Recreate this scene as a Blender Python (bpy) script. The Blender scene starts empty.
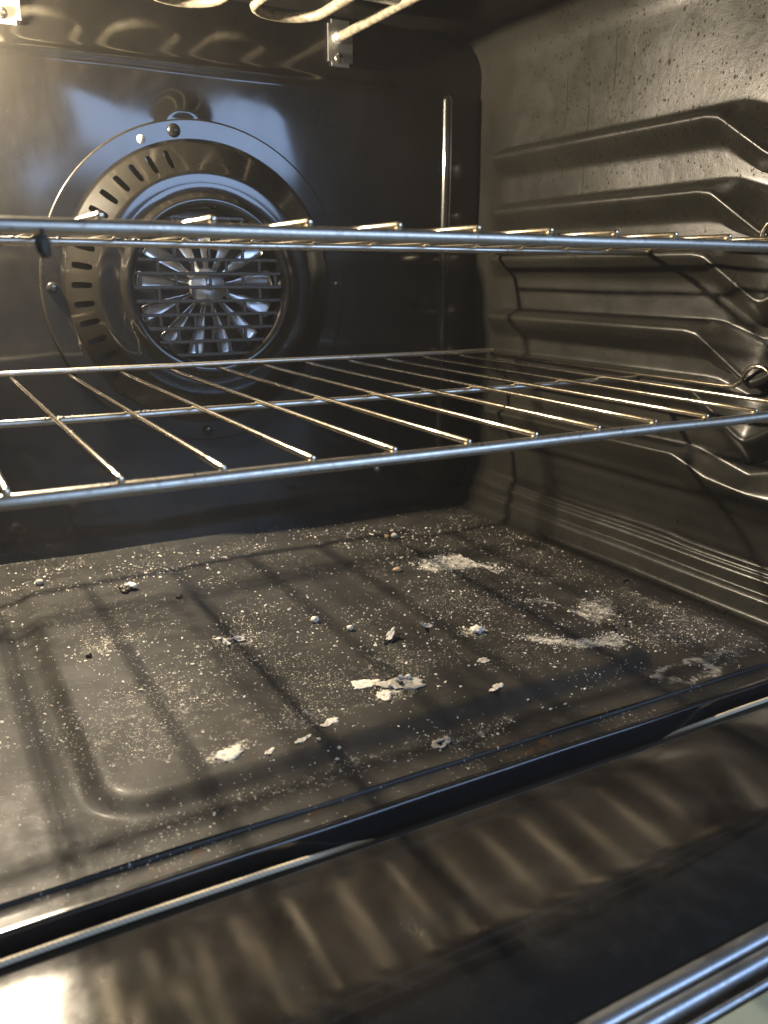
import bpy, bmesh, math, random
import numpy as np
from mathutils import Vector, Matrix, noise

random.seed(7)
rng = np.random.default_rng(11)
scene = bpy.context.scene
col = scene.collection

# ------------------------------------------------------------------ camera
yaw, pitch, roll = math.radians(28.884), math.radians(15.654), math.radians(0.183)
F_PX = 849.6
fwd = Vector((math.sin(yaw)*math.cos(pitch), math.cos(yaw)*math.cos(pitch), -math.sin(pitch)))
rgt = Vector((math.cos(yaw), -math.sin(yaw), 0)); upv = rgt.cross(fwd)
r2 = rgt*math.cos(roll) + upv*math.sin(roll)
u2 = -rgt*math.sin(roll) + upv*math.cos(roll)
cam_data = bpy.data.cameras.new('camera')
cam = bpy.data.objects.new('camera', cam_data); col.objects.link(cam)
m = Matrix.Identity(4)
for i in range(3):
    m[i][0], m[i][1], m[i][2] = r2[i], u2[i], -fwd[i]
cam.matrix_world = m
cam_data.sensor_fit = 'VERTICAL'
cam_data.sensor_height = 36.0
cam_data.lens = F_PX/1024*36.0
cam_data.clip_start = 0.01
cam_data.clip_end = 50
cam_data.dof.use_dof = True
cam_data.dof.focus_distance = 0.60
cam_data.dof.aperture_fstop = 11.0
scene.camera = cam

# ------------------------------------------------------------------ room light
world = bpy.data.worlds.new('World'); scene.world = world
world.use_nodes = True
bg = world.node_tree.nodes['Background']
bg.inputs[0].default_value = (0.88, 0.93, 1.0, 1)
bg.inputs[1].default_value = 0.10

win = bpy.data.lights.new('kitchen_window', 'AREA')
win.shape = 'RECTANGLE'; win.size = 2.4; win.size_y = 1.1
win.energy = 80; win.color = (0.42, 0.62, 1.0)
wo = bpy.data.objects.new('kitchen_window', win); col.objects.link(wo)
wo.location = (1.75, -2.5, 0.98)
wo.rotation_euler = (math.radians(90), 0, 0)   # in the kitchen wall behind the camera, facing the oven

LAMP = Vector((0.012, 0.751, 0.166))
LAMP_WATTS = 54.0
LAMP_COLOR = (1.0, 0.835, 0.61)

lp = bpy.data.lights.new('oven_bulb_light', 'POINT')
lp.energy = LAMP_WATTS; lp.color = LAMP_COLOR; lp.shadow_soft_size = 0.0068
lpo = bpy.data.objects.new('oven_bulb_light', lp); col.objects.link(lpo); lpo.location = LAMP
vs = scene.view_settings
vs.view_transform = 'Standard'; vs.look = 'None'; vs.exposure = 0.0; vs.gamma = 1.0
vs.use_curve_mapping = False
scene.render.engine = 'CYCLES'
cy = scene.cycles
cy.use_denoising = True
cy.max_bounces = 5; cy.diffuse_bounces = 2; cy.glossy_bounces = 4; cy.transmission_bounces = 2
cy.sample_clamp_indirect = 8.0
cy.blur_glossy = 0.6
cy.caustics_reflective = True
cy.volume_bounces = 0

# ------------------------------------------------------------------ dimensions
YW = 0.77            # rear wall
ZF = -0.2445         # cavity floor
ZC = 0.222           # ceiling
XR = 0.526           # right wall
XMID = 0.2475
YFRONT = 0.309       # front lip edge
KR = YW/0.72

# ------------------------------------------------------------------ helpers
def mesh_obj(name, verts, faces, mat=None, parent=None, smooth=True):
    me = bpy.data.meshes.new(name)
    me.from_pydata([tuple(v) for v in verts], [], [tuple(f) for f in faces])
    me.update()
    if smooth:
        me.polygons.foreach_set('use_smooth', [True]*len(me.polygons))
    o = bpy.data.objects.new(name, me); col.objects.link(o)
    if mat: me.materials.append(mat)
    if parent: o.parent = parent
    return o

def thing(name, label, cat, group=None, loc=(0, 0, 0)):
    o = bpy.data.objects.new(name, None); col.objects.link(o)
    o.location = loc
    o.empty_display_size = 0.02
    o['label'] = label; o['category'] = cat
    if group: o['group'] = group
    return o

def tag(o, label, cat, group=None):
    o['label'] = label; o['category'] = cat
    if group: o['group'] = group
    return o

def grid_faces(nu, nv, flip=False):
    a = np.arange(nu-1)[:, None]*nv + np.arange(nv-1)[None, :]
    a = a.ravel()
    f = np.stack([a, a+1, a+nv+1, a+nv], 1)
    if flip: f = f[:, ::-1]
    return f.tolist()

def grid_obj(name, P, mat, parent, flip=False):
    nu, nv, _ = P.shape
    return mesh_obj(name, P.reshape(-1, 3).tolist(), grid_faces(nu, nv, flip), mat, parent)

def tube_geo(pts, r, seg=10, closed_ends=True):
    pts = [Vector(p) for p in pts]
    n = len(pts)
    verts, faces = [], []
    t0 = (pts[1]-pts[0]).normalized()
    ref = Vector((0, 0, 1)) if abs(t0.z) < 0.9 else Vector((1, 0, 0))
    nrm = t0.cross(ref).normalized()
    for i, p in enumerate(pts):
        if i == 0: t = t0
        elif i == n-1: t = (pts[-1]-pts[-2]).normalized()
        else: t = ((pts[i+1]-p).normalized() + (p-pts[i-1]).normalized()).normalized()
        nrm = (nrm - t*nrm.dot(t)).normalized()
        b = t.cross(nrm)
        rr = r[i] if isinstance(r, (list, tuple)) else r
        for k in range(seg):
            a = 2*math.pi*k/seg
            verts.append(p + nrm*(math.cos(a)*rr) + b*(math.sin(a)*rr))
    for i in range(n-1):
        for k in range(seg):
            k2 = (k+1) % seg
            faces.append((i*seg+k, i*seg+k2, (i+1)*seg+k2, (i+1)*seg+k))
    if closed_ends:
        faces.append(tuple(reversed(range(seg))))
        faces.append(tuple((n-1)*seg+k for k in range(seg)))
    return verts, faces

def tube(name, pts, r, mat, parent=None, seg=10):
    v, f = tube_geo(pts, r, seg)
    o = mesh_obj(name, v, f, mat, parent)
    return o

def rod_pts(a, b, rad, n=3):
    """straight rod with softly domed ends: returns points and radii"""
    a, b = Vector(a), Vector(b); d = (b-a).normalized()
    pts = [a, a+d*rad*0.25, a+d*rad*0.7]
    rs = [rad*0.55, rad*0.88, rad]
    for i in range(1, n): pts.append(a+(b-a)*i/n); rs.append(rad)
    pts += [b-d*rad*0.7, b-d*rad*0.25, b]; rs += [rad, rad*0.88, rad*0.55]
    return pts, rs

def box_geo(c, s, rot=None):
    c = Vector(c); hx, hy, hz = s[0]/2, s[1]/2, s[2]/2
    v = []
    for x in (-hx, hx):
        for y in (-hy, hy):
            for z in (-hz, hz):
                q = Vector((x, y, z))
                if rot is not None: q = rot @ q
                v.append(c+q)
    f = [(0, 1, 3, 2), (4, 6, 7, 5), (0, 4, 5, 1), (2, 3, 7, 6), (0, 2, 6, 4), (1, 5, 7, 3)]
    return v, f

def join_geo(parts):
    V, F = [], []
    for v, f in parts:
        o = len(V); V += list(v); F += [tuple(i+o for i in q) for q in f]
    return V, F

def bevel_mod(o, w, seg=2):
    md = o.modifiers.new('bevel', 'BEVEL'); md.width = w; md.segments = seg
    md.limit_method = 'ANGLE'; md.angle_limit = math.radians(40)
    return o

def revolve_y(name, prof, center, mat, parent, seg=96, a0=0, a1=2*math.pi):
    """prof: list of (r, y) revolved about the Y axis through center"""
    full = abs(a1-a0-2*math.pi) < 1e-6
    n = seg if full else seg+1
    V, F = [], []
    for i in range(n):
        a = a0+(a1-a0)*i/seg
        for r, y in prof:
            V.append((center[0]+r*math.cos(a), y, center[2]+r*math.sin(a)))
    k = len(prof)
    for i in range(seg):
        j = (i+1) % n if full else i+1
        for q in range(k-1):
            F.append((i*k+q, i*k+q+1, j*k+q+1, j*k+q))
    return mesh_obj(name, V, F, mat, parent)

def sstep(x):
    x = np.clip(x, 0, 1); return x*x*(3-2*x)

# ------------------------------------------------------------------ materials
class NT:
    def __init__(s, name):
        s.m = bpy.data.materials.new(name); s.m.use_nodes = True
        s.t = s.m.node_tree; s.t.nodes.clear()
        s.out = s.n('ShaderNodeOutputMaterial')
        s.geo = s.n('ShaderNodeNewGeometry')
        s.pos = s.geo.outputs['Position']
    def n(s, typ, **kw):
        nd = s.t.nodes.new(typ)
        for k, v in kw.items(): setattr(nd, k, v)
        return nd
    def l(s, a, b): s.t.links.new(a, b)
    def val(s, inp, v):
        if hasattr(v, 'is_linked') or hasattr(v, 'links'): s.l(v, inp)
        else: inp.default_value = v
    def math(s, op, a, b=0.0, c=None, clamp=False):
        nd = s.n('ShaderNodeMath', operation=op, use_clamp=clamp)
        s.val(nd.inputs[0], a); s.val(nd.inputs[1], b)
        if c is not None: s.val(nd.inputs[2], c)
        return nd.outputs[0]
    def mapr(s, v, a, b, c=0.0, d=1.0, smooth=True):
        nd = s.n('ShaderNodeMapRange')
        nd.interpolation_type = 'SMOOTHSTEP' if smooth else 'LINEAR'
        s.val(nd.inputs[0], v)
        for i, q in enumerate((a, b, c, d)): s.val(nd.inputs[i+1], q)
        return nd.outputs[0]
    def scale(s, v, sc):
        nd = s.n('ShaderNodeVectorMath', operation='MULTIPLY')
        s.l(v, nd.inputs[0]); nd.inputs[1].default_value = sc
        return nd.outputs[0]
    def noise(s, scale, detail=4, rough=0.6, vec=None, dist=0.0):
        nd = s.n('ShaderNodeTexNoise')
        s.l(vec or s.pos, nd.inputs['Vector'])
        nd.inputs['Scale'].default_value = scale; nd.inputs['Detail'].default_value = detail
        nd.inputs['Roughness'].default_value = rough; nd.inputs['Distortion'].default_value = dist
        return nd.outputs['Fac']
    def yz(s, ky, kz):
        x, y, z = s.sep(s.pos)
        nd = s.n('ShaderNodeCombineXYZ'); s.l(s.math('MULTIPLY', y, ky), nd.inputs[0]); s.l(s.math('MULTIPLY', z, kz), nd.inputs[1])
        return nd.outputs[0]
    def voro(s, scale, vec=None, rand=1.0, dim='3D'):
        nd = s.n('ShaderNodeTexVoronoi', voronoi_dimensions=dim)
        s.l(vec or s.pos, nd.inputs['Vector'])
        nd.inputs['Scale'].default_value = scale; nd.inputs['Randomness'].default_value = rand
        return nd.outputs['Distance'], nd.outputs['Color']
    def sep(s, v):
        nd = s.n('ShaderNodeSeparateXYZ'); s.l(v, nd.inputs[0]); return nd.outputs
    def mix(s, f, a, b):
        nd = s.n('ShaderNodeMix', data_type='RGBA')
        s.val(nd.inputs[0], f); s.val(nd.inputs[6], a); s.val(nd.inputs[7], b)
        return nd.outputs[2]
    def bump(s, h, strength=0.3, dist=0.001, prev=None):
        nd = s.n('ShaderNodeBump'); nd.inputs['Strength'].default_value = strength
        nd.inputs['Distance'].default_value = dist; s.l(h, nd.inputs['Height'])
        if prev: s.l(prev, nd.inputs['Normal'])
        return nd.outputs[0]
    def bsdf(s, base, rough=0.4, metal=0.0, coat=0.0, coat_rough=0.05, normal=None, spec=0.5, **kw):
        b = s.n('ShaderNodeBsdfPrincipled')
        s.val(b.inputs['Base Color'], base); s.val(b.inputs['Roughness'], rough)
        s.val(b.inputs['Metallic'], metal); s.val(b.inputs['Coat Weight'], coat)
        s.val(b.inputs['Coat Roughness'], coat_rough)
        s.val(b.inputs['Specular IOR Level'], spec)
        if normal: s.l(normal, b.inputs['Normal'])
        s.l(b.outputs[0], s.out.inputs[0])
        return b

def rgb(r, g, b): return (r, g, b, 1.0)

def mat_rear():
    t = NT('black_gloss_enamel')
    n1 = t.noise(14, 5); n2 = t.noise(320, 2); sm = t.noise(26, 6, 0.65, t.scale(t.pos, (1, 1, 0.4)))
    base = t.mix(t.mapr(sm, 0.35, 0.75), rgb(0.009, 0.0080, 0.0062), rgb(0.018, 0.0160, 0.0124))
    d, c = t.voro(420)
    spk = t.math('MULTIPLY', t.mapr(d, 0.18, 0.08), t.mapr(t.sep(c)[0], 0.90, 0.95))
    base = t.mix(spk, base, rgb(0.06, 0.055, 0.045))
    rough = t.mapr(n1, 0.3, 0.7, 0.26, 0.38)
    nb = t.bump(t.math('MULTIPLY_ADD', n2, 0.10, n1), 0.10, 0.004)
    t.bsdf(base, rough, coat=1.0, coat_rough=t.mapr(sm, 0.35, 0.75, 0.07, 0.14), normal=nb, spec=0.22)
    return t.m

def mat_side():
    t = NT('greasy_grey_enamel')
    x, y, z = t.sep(t.pos)
    big = t.noise(9, 5, 0.6); mid = t.noise(60, 4, 0.6)
    fine = t.noise(900, 2, 0.6)
    base = t.mix(t.mapr(big, 0.3, 0.72), rgb(0.0115, 0.0110, 0.0085), rgb(0.020, 0.0192, 0.0152))
    base = t.mix(t.math('MULTIPLY', t.mapr(mid, 0.5, 0.8), 0.45), base, rgb(0.012, 0.011, 0.0085))
    base = t.mix(t.math('MULTIPLY', t.mapr(fine, 0.45, 0.75), 0.25), base, rgb(0.036, 0.035, 0.029))
    # baked-on grease droplets, thicker towards the roof and the door
    zone = t.math('MULTIPLY', t.mapr(z, -0.03, 0.14, 0.08, 1.0), t.mapr(y, 0.74, 0.56, 0.05, 1.0))
    zn = t.math('MULTIPLY', zone, t.mapr(t.noise(22, 3), 0.30, 0.62, 0.25, 1.0))
    def dots(scale, keep, rad):
        d, c = t.voro(scale, t.yz(1.0, 0.72), dim='2D')
        cs = t.sep(c)
        k = t.math('GREATER_THAN', t.math('MULTIPLY', zn, keep), cs[0])
        rr = t.math('MULTIPLY_ADD', cs[1], rad*0.7, rad*0.35)
        return t.math('MULTIPLY', t.mapr(d, rr, t.math('MULTIPLY', rr, 0.55)), k)
    d1 = dots(150, 0.55, 0.19); d2 = dots(270, 0.45, 0.26); d3 = dots(80, 0.30, 0.15)
    # runs of grease
    dd, dc = t.voro(1.0, t.scale(t.pos, (60, 95, 13)))
    dcs = t.sep(dc)
    yy = t.math('MULTIPLY_ADD', t.noise(40, 2), 0.006, y)
    fr = t.math('ABSOLUTE', t.math('SUBTRACT', t.math('FRACT', t.math('MULTIPLY', yy, 34.0)), 0.5))
    runs = t.math('MULTIPLY', t.mapr(fr, 0.030, 0.012), t.math('GREATER_THAN', t.math('MULTIPLY', zn, 0.34), dcs[2]))
    spots = t.math('MAXIMUM', t.math('MAXIMUM', d1, d2), t.math('MAXIMUM', d3, t.math('MULTIPLY', runs, 0.75)))
    base = t.mix(t.math('MULTIPLY', spots, 0.86), base, rgb(0.014, 0.010, 0.006))
    rough = t.mapr(mid, 0.25, 0.75, 0.31, 0.40)
    nb = t.bump(t.math('MULTIPLY_ADD', fine, 0.25, mid), 0.22, 0.0016)
    clean = t.math('MULTIPLY_ADD', spots, -0.80, 1.0)
    mott = t.math('MULTIPLY', t.mapr(t.noise(30, 5, 0.7), 0.28, 0.72, 0.27, 0.40), t.mapr(fine, 0.3, 0.7, 0.88, 1.10))
    t.bsdf(base, rough, coat=t.math('MULTIPLY', clean, 0.12), coat_rough=0.18, normal=nb, spec=t.math('MULTIPLY', clean, mott))
    return t.m

POWDER_AND_GLOW = [  # x, y, rx, ry, angle, amount
    (0.388, 0.569, 0.040, 0.022, -0.25, 1.0),
    (0.428, 0.445, 0.036, 0.016, 0.75, 0.80),
    (0.352, 0.410, 0.020, 0.0065, -0.65, 1.0),
    (0.372, 0.391, 0.026, 0.0075, -0.30, 0.95),
    (0.388, 0.386, 0.012, 0.014, 0.2, 0.9),
    (0.437, 0.385, 0.030, 0.018, 0.2, 0.40),
    (0.470, 0.395, 0.030, 0.020, 0.6, 0.42),
    (0.090, 0.440, 0.050, 0.045, 0.2, 0.30),
    (0.130, 0.400, 0.060, 0.020, 0.0, 0.26),
    (0.230, 0.420, 0.060, 0.030, 0.3, 0.22),
    (0.166, 0.512, 0.018, 0.012, 0.2, 0.55),
    (0.090, 0.545, 0.022, 0.012, 0.3, 0.45),
    (0.315, 0.445, 0.012, 0.008, 0.1, 0.75),
    (0.226, 0.394, 0.020, 0.010, 0.3, 0.7),
    (0.118, 0.379, 0.014, 0.006, 0.2, 0.85),
    (0.168, 0.392, 0.016, 0.012, 0.0, 0.45),
    (0.250, 0.345, 0.030, 0.007, 0.1, 0.35),
    (0.405, 0.458, 0.030, 0.010, -0.5, 0.60),
    (0.478, 0.420, 0.012, 0.060, 0.1, 0.50),
    (0.452, 0.345, 0.030, 0.012, 0.4, 0.50),  # pale patch painted for the caustic light pool at the lip's right end
    (0.150, 0.345, 0.090, 0.010, 0.0, 0.28),
]

def mat_floor():
    t = NT('dusty_floor_enamel')
    x, y, z = t.sep(t.pos)
    big = t.noise(11, 5, 0.6); mid = t.noise(70, 5, 0.65); fine = t.noise(700, 3, 0.7)
    base = t.mix(t.mapr(big, 0.3, 0.7), rgb(0.017, 0.0162, 0.0142), rgb(0.031, 0.0295, 0.0258))
    base = t.mix(t.math('MULTIPLY', t.mapr(mid, 0.48, 0.75), 0.5), base, rgb(0.042, 0.039, 0.033))
    brown = t.noise(7, 3, 0.5)
    base = t.mix(t.math('MULTIPLY', t.mapr(brown, 0.5, 0.7), 0.4), base, rgb(0.040, 0.032, 0.026))
    # powder patches, and one light pool painted among them
    tot = None
    warp = t.math('MULTIPLY_ADD', t.noise(55, 4, 0.65), 0.030, -0.015)
    warp2 = t.math('MULTIPLY_ADD', t.noise(48, 4, 0.65, t.scale(t.pos, (1, -1, 1))), 0.030, -0.015)
    xw = t.math('ADD', x, warp); yw = t.math('ADD', y, warp2)
    for cx, cyy, rx, ry, an, am in POWDER_AND_GLOW:
        ca, sa = math.cos(an), math.sin(an)
        dx = t.math('SUBTRACT', xw, cx); dy = t.math('SUBTRACT', yw, cyy)
        u = t.math('ADD', t.math('MULTIPLY', dx, ca/rx), t.math('MULTIPLY', dy, sa/rx))
        v = t.math('ADD', t.math('MULTIPLY', dx, -sa/ry), t.math('MULTIPLY', dy, ca/ry))
        q = t.math('ADD', t.math('MULTIPLY', u, u), t.math('MULTIPLY', v, v))
        e = t.math('MULTIPLY', t.mapr(q, 1.6, 0.0), am)
        tot = e if tot is None else t.math('MAXIMUM', tot, e)
    grain = t.noise(420, 4, 0.75)
    gr2 = t.noise(130, 4, 0.7)
    gm = t.math('SUBTRACT', t.math('MULTIPLY_ADD', gr2, 0.45, t.math('MULTIPLY', grain, 0.55)), 0.5)
    pm = t.math('MULTIPLY', t.mapr(t.math('MULTIPLY_ADD', gm, 3.4, t.math('MULTIPLY', tot, 0.78)), 0.28, 1.20), 0.95)
    # ring of dried residue by the lip
    rx_ = t.math('SUBTRACT', xw, 0.410); ry_ = t.math('SUBTRACT', yw, 0.341)
    rr = t.math('SQRT', t.math('ADD', t.math('MULTIPLY', rx_, rx_), t.math('MULTIPLY', t.math('MULTIPLY', ry_, ry_), 3.5)))
    ring = t.math('MULTIPLY', t.mapr(t.math('ABSOLUTE', t.math('SUBTRACT', rr, 0.020)), 0.007, 0.001), t.mapr(gr2, 0.42, 0.6))
    pm = t.math('MAXIMUM', pm, t.math('MULTIPLY', ring, 0.45))
    # fine ash sprinkled all over
    def specks(scale, keep, rad):
        d, c = t.voro(scale, dim='2D')
        cs = t.sep(c)
        dens = t.math('MULTIPLY', keep, t.mapr(t.math('MULTIPLY_ADD', tot, 0.35, t.noise(16, 4, 0.7)), 0.44, 0.72, 0.02, 2.6))
        return t.math('MULTIPLY', t.mapr(d, rad, rad*0.6), t.math('GREATER_THAN', dens, cs[0]))
    sp = t.math('MAXIMUM', specks(420, 0.030, 0.26), t.math('MULTIPLY', specks(900, 0.085, 0.34), 0.7))
    white = t.math('MAXIMUM', pm, t.math('MULTIPLY', sp, 0.95), clamp=True)
    smear = t.noise(18, 6, 0.7, t.scale(t.pos, (0.5, 2.2, 1)))
    base = t.mix(t.math('MULTIPLY', t.mapr(smear, 0.5, 0.78), 0.35), base, rgb(0.062, 0.058, 0.050))
    # rust by the lip
    rust = t.math('MULTIPLY', t.mapr(t.noise(75, 5, 0.7), 0.56, 0.68), t.mapr(y, 0.335, 0.322))
    base = t.mix(t.math('MULTIPLY', rust, 0.7), base, rgb(0.075, 0.032, 0.010))
    base = t.mix(white, base, rgb(0.60, 0.565, 0.49))
    rough = t.mapr(mid, 0.3, 0.7, 0.42, 0.56)
    rough = t.math('ADD', rough, t.math('MULTIPLY', white, 0.45))
    nb = t.bump(t.math('MULTIPLY_ADD', fine, 0.35, mid), 0.28, 0.0012)
    coat = t.math('MULTIPLY', t.math('SUBTRACT', 1.0, white), 0.02)
    t.bsdf(base, rough, coat=coat, coat_rough=0.16, normal=nb, spec=t.mapr(big, 0.3, 0.7, 0.16, 0.30))
    return t.m

def mat_door():
    t = NT('smeared_door_enamel')
    big = t.noise(10, 5, 0.6); mid = t.noise(45, 5, 0.7); fine = t.noise(500, 2)
    base = t.mix(t.mapr(big, 0.3, 0.7), rgb(0.011, 0.010, 0.009), rgb(0.020, 0.018, 0.015))
    base = t.mix(t.math('MULTIPLY', t.mapr(mid, 0.5, 0.8), 0.35), base, rgb(0.05, 0.045, 0.037))
    film = t.noise(38, 6, 0.75)
    base = t.mix(t.math('MULTIPLY', t.mapr(film, 0.42, 0.75), 0.6), base, rgb(0.040, 0.038, 0.033))
    d, c = t.voro(150)
    sp = t.math('MULTIPLY', t.mapr(d, 0.26, 0.12), t.math('GREATER_THAN', 0.06, t.sep(c)[0]))
    base = t.mix(t.math('MULTIPLY', sp, 0.8), base, rgb(0.02, 0.009, 0.004))
    rough = t.mapr(mid, 0.25, 0.8, 0.08, 0.14)
    nb = t.bump(fine, 0.03, 0.0004)
    t.bsdf(base, rough, coat=0.3, coat_rough=0.09, normal=nb)
    return t.m

def mat_metal(name, c, r0, r1, wear=0.25, dirt=0.4):
    t = NT(name)
    n = t.noise(260, 4, 0.7); n2 = t.noise(40, 3); n3 = t.noise(900, 2)
    dark = rgb(c[0]*0.35, c[1]*0.27, c[2]*0.18)
    base = t.mix(t.math('MULTIPLY', t.mapr(n2, 0.45, 0.75), wear), rgb(*c), rgb(c[0]*0.80, c[1]*0.66, c[2]*0.46))
    base = t.mix(t.math('MULTIPLY', t.mapr(n, 0.56, 0.70), dirt), base, dark)
    nb = t.bump(n, 0.08, 0.0003)
    t.bsdf(base, t.mapr(n3, 0.3, 0.7, r0, r1), metal=1.0, normal=nb)
    return t.m

def mat_simple(name, c, rough=0.5, metal=0.0, scale=200, var=0.35, bump=0.2, coat=0.0):
    t = NT(name)
    n = t.noise(scale, 4, 0.65)
    base = t.mix(t.mapr(n, 0.3, 0.7), rgb(*[q*(1-var) for q in c]), rgb(*[min(1, q*(1+var*0.6)) for q in c]))
    nb = t.bump(n, bump, 0.0006)
    t.bsdf(base, rough, metal=metal, normal=nb, coat=coat)
    return t.m

def mat_cord():
    t = NT('braided_fibreglass')
    x, y, z = t.sep(t.pos)
    w = t.math('SINE', t.math('MULTIPLY_ADD', x, 3000.0, t.math('MULTIPLY', z, 2600.0)))
    base = t.mix(t.mapr(w, -1, 1), rgb(0.58, 0.50, 0.36), rgb(0.68, 0.59, 0.43))
    t.bsdf(base, 0.8, normal=t.bump(w, 0.3, 0.0004))
    return t.m

def mat_emit():
    t = NT('lamp_glow')
    e = t.n('ShaderNodeEmission'); e.inputs[0].default_value = rgb(*LAMP_COLOR)
    e.inputs[1].default_value = 400.0
    t.l(e.outputs[0], t.out.inputs[0])
    return t.m

def mat_glass():
    t = NT('pale_green_window_glass')
    n = t.noise(30, 4)
    t.bsdf(rgb(0.30, 0.36, 0.31), t.mapr(n, 0.3, 0.7, 0.06, 0.16), coat=0.6, coat_rough=0.03, spec=0.7)
    return t.m

M_REAR = mat_rear(); M_SIDE = mat_side(); M_FLOOR = mat_floor(); M_DOOR = mat_door()
M_CHROME = mat_metal('tarnished_chrome_wire', (0.82, 0.73, 0.58), 0.12, 0.20, 0.5, 0.65)
M_BAR = mat_metal('dull_chrome_bar', (0.62, 0.585, 0.51), 0.34, 0.48, 0.45, 0.6)
M_BLADE = mat_metal('bright_fan_steel', (0.80, 0.82, 0.86), 0.32, 0.44, 0.08, 0.25)
M_TRIM = mat_metal('brushed_trim_steel', (0.46, 0.49, 0.53), 0.36, 0.50, 0.15, 0.2)
M_PLATE = mat_metal('galvanised_plate', (0.72, 0.72, 0.70), 0.38, 0.5, 0.1, 0.1)
M_SCREW = mat_metal('screw_steel', (0.45, 0.43, 0.40), 0.22, 0.34, 0.3, 0.5)
M_ROD = mat_simple('cream_heating_rod', (0.25, 0.22, 0.16), 0.5, 0.0, 160, 0.45, 0.25)
M_GRILLE = mat_simple('worn_grille_enamel', (0.060, 0.056, 0.048), 0.34, 0.0, 300, 0.3, 0.1)
M_CORD = mat_cord(); M_GLOW = mat_emit(); M_GLASS = mat_glass()
M_BLACK = mat_simple('black_gap', (0.012, 0.012, 0.012), 0.7, 0.0, 80, 0.2)
M_LIPF = mat_simple('black_lip_enamel', (0.010, 0.010, 0.011), 0.22, 0.0, 60, 0.2, 0.05, 0.4)
M_CER = mat_simple('white_ceramic', (0.62, 0.60, 0.55), 0.5, 0.0, 60, 0.15)
M_ASH = mat_simple('white_ash', (0.64, 0.60, 0.52), 0.85, 0.0, 500, 0.35, 0.6)
M_ASHG = mat_simple('grey_ash', (0.36, 0.34, 0.30), 0.8, 0.0, 400, 0.45, 0.6)
M_CHAR = mat_simple('charred_crumb', (0.020, 0.016, 0.012), 0.45, 0.0, 500, 0.5, 0.6)
M_CRUST = mat_simple('baked_crust', (0.085, 0.070, 0.055), 0.6, 0.0, 400, 0.4, 0.5)
M_TAN = mat_simple('tan_crumb', (0.42, 0.27, 0.14), 0.7, 0.0, 500, 0.35, 0.6)

# ------------------------------------------------------------------ the oven
oven = thing('oven', 'black enamelled oven cavity seen through its open door, lamp lit at left', 'oven')

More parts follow.
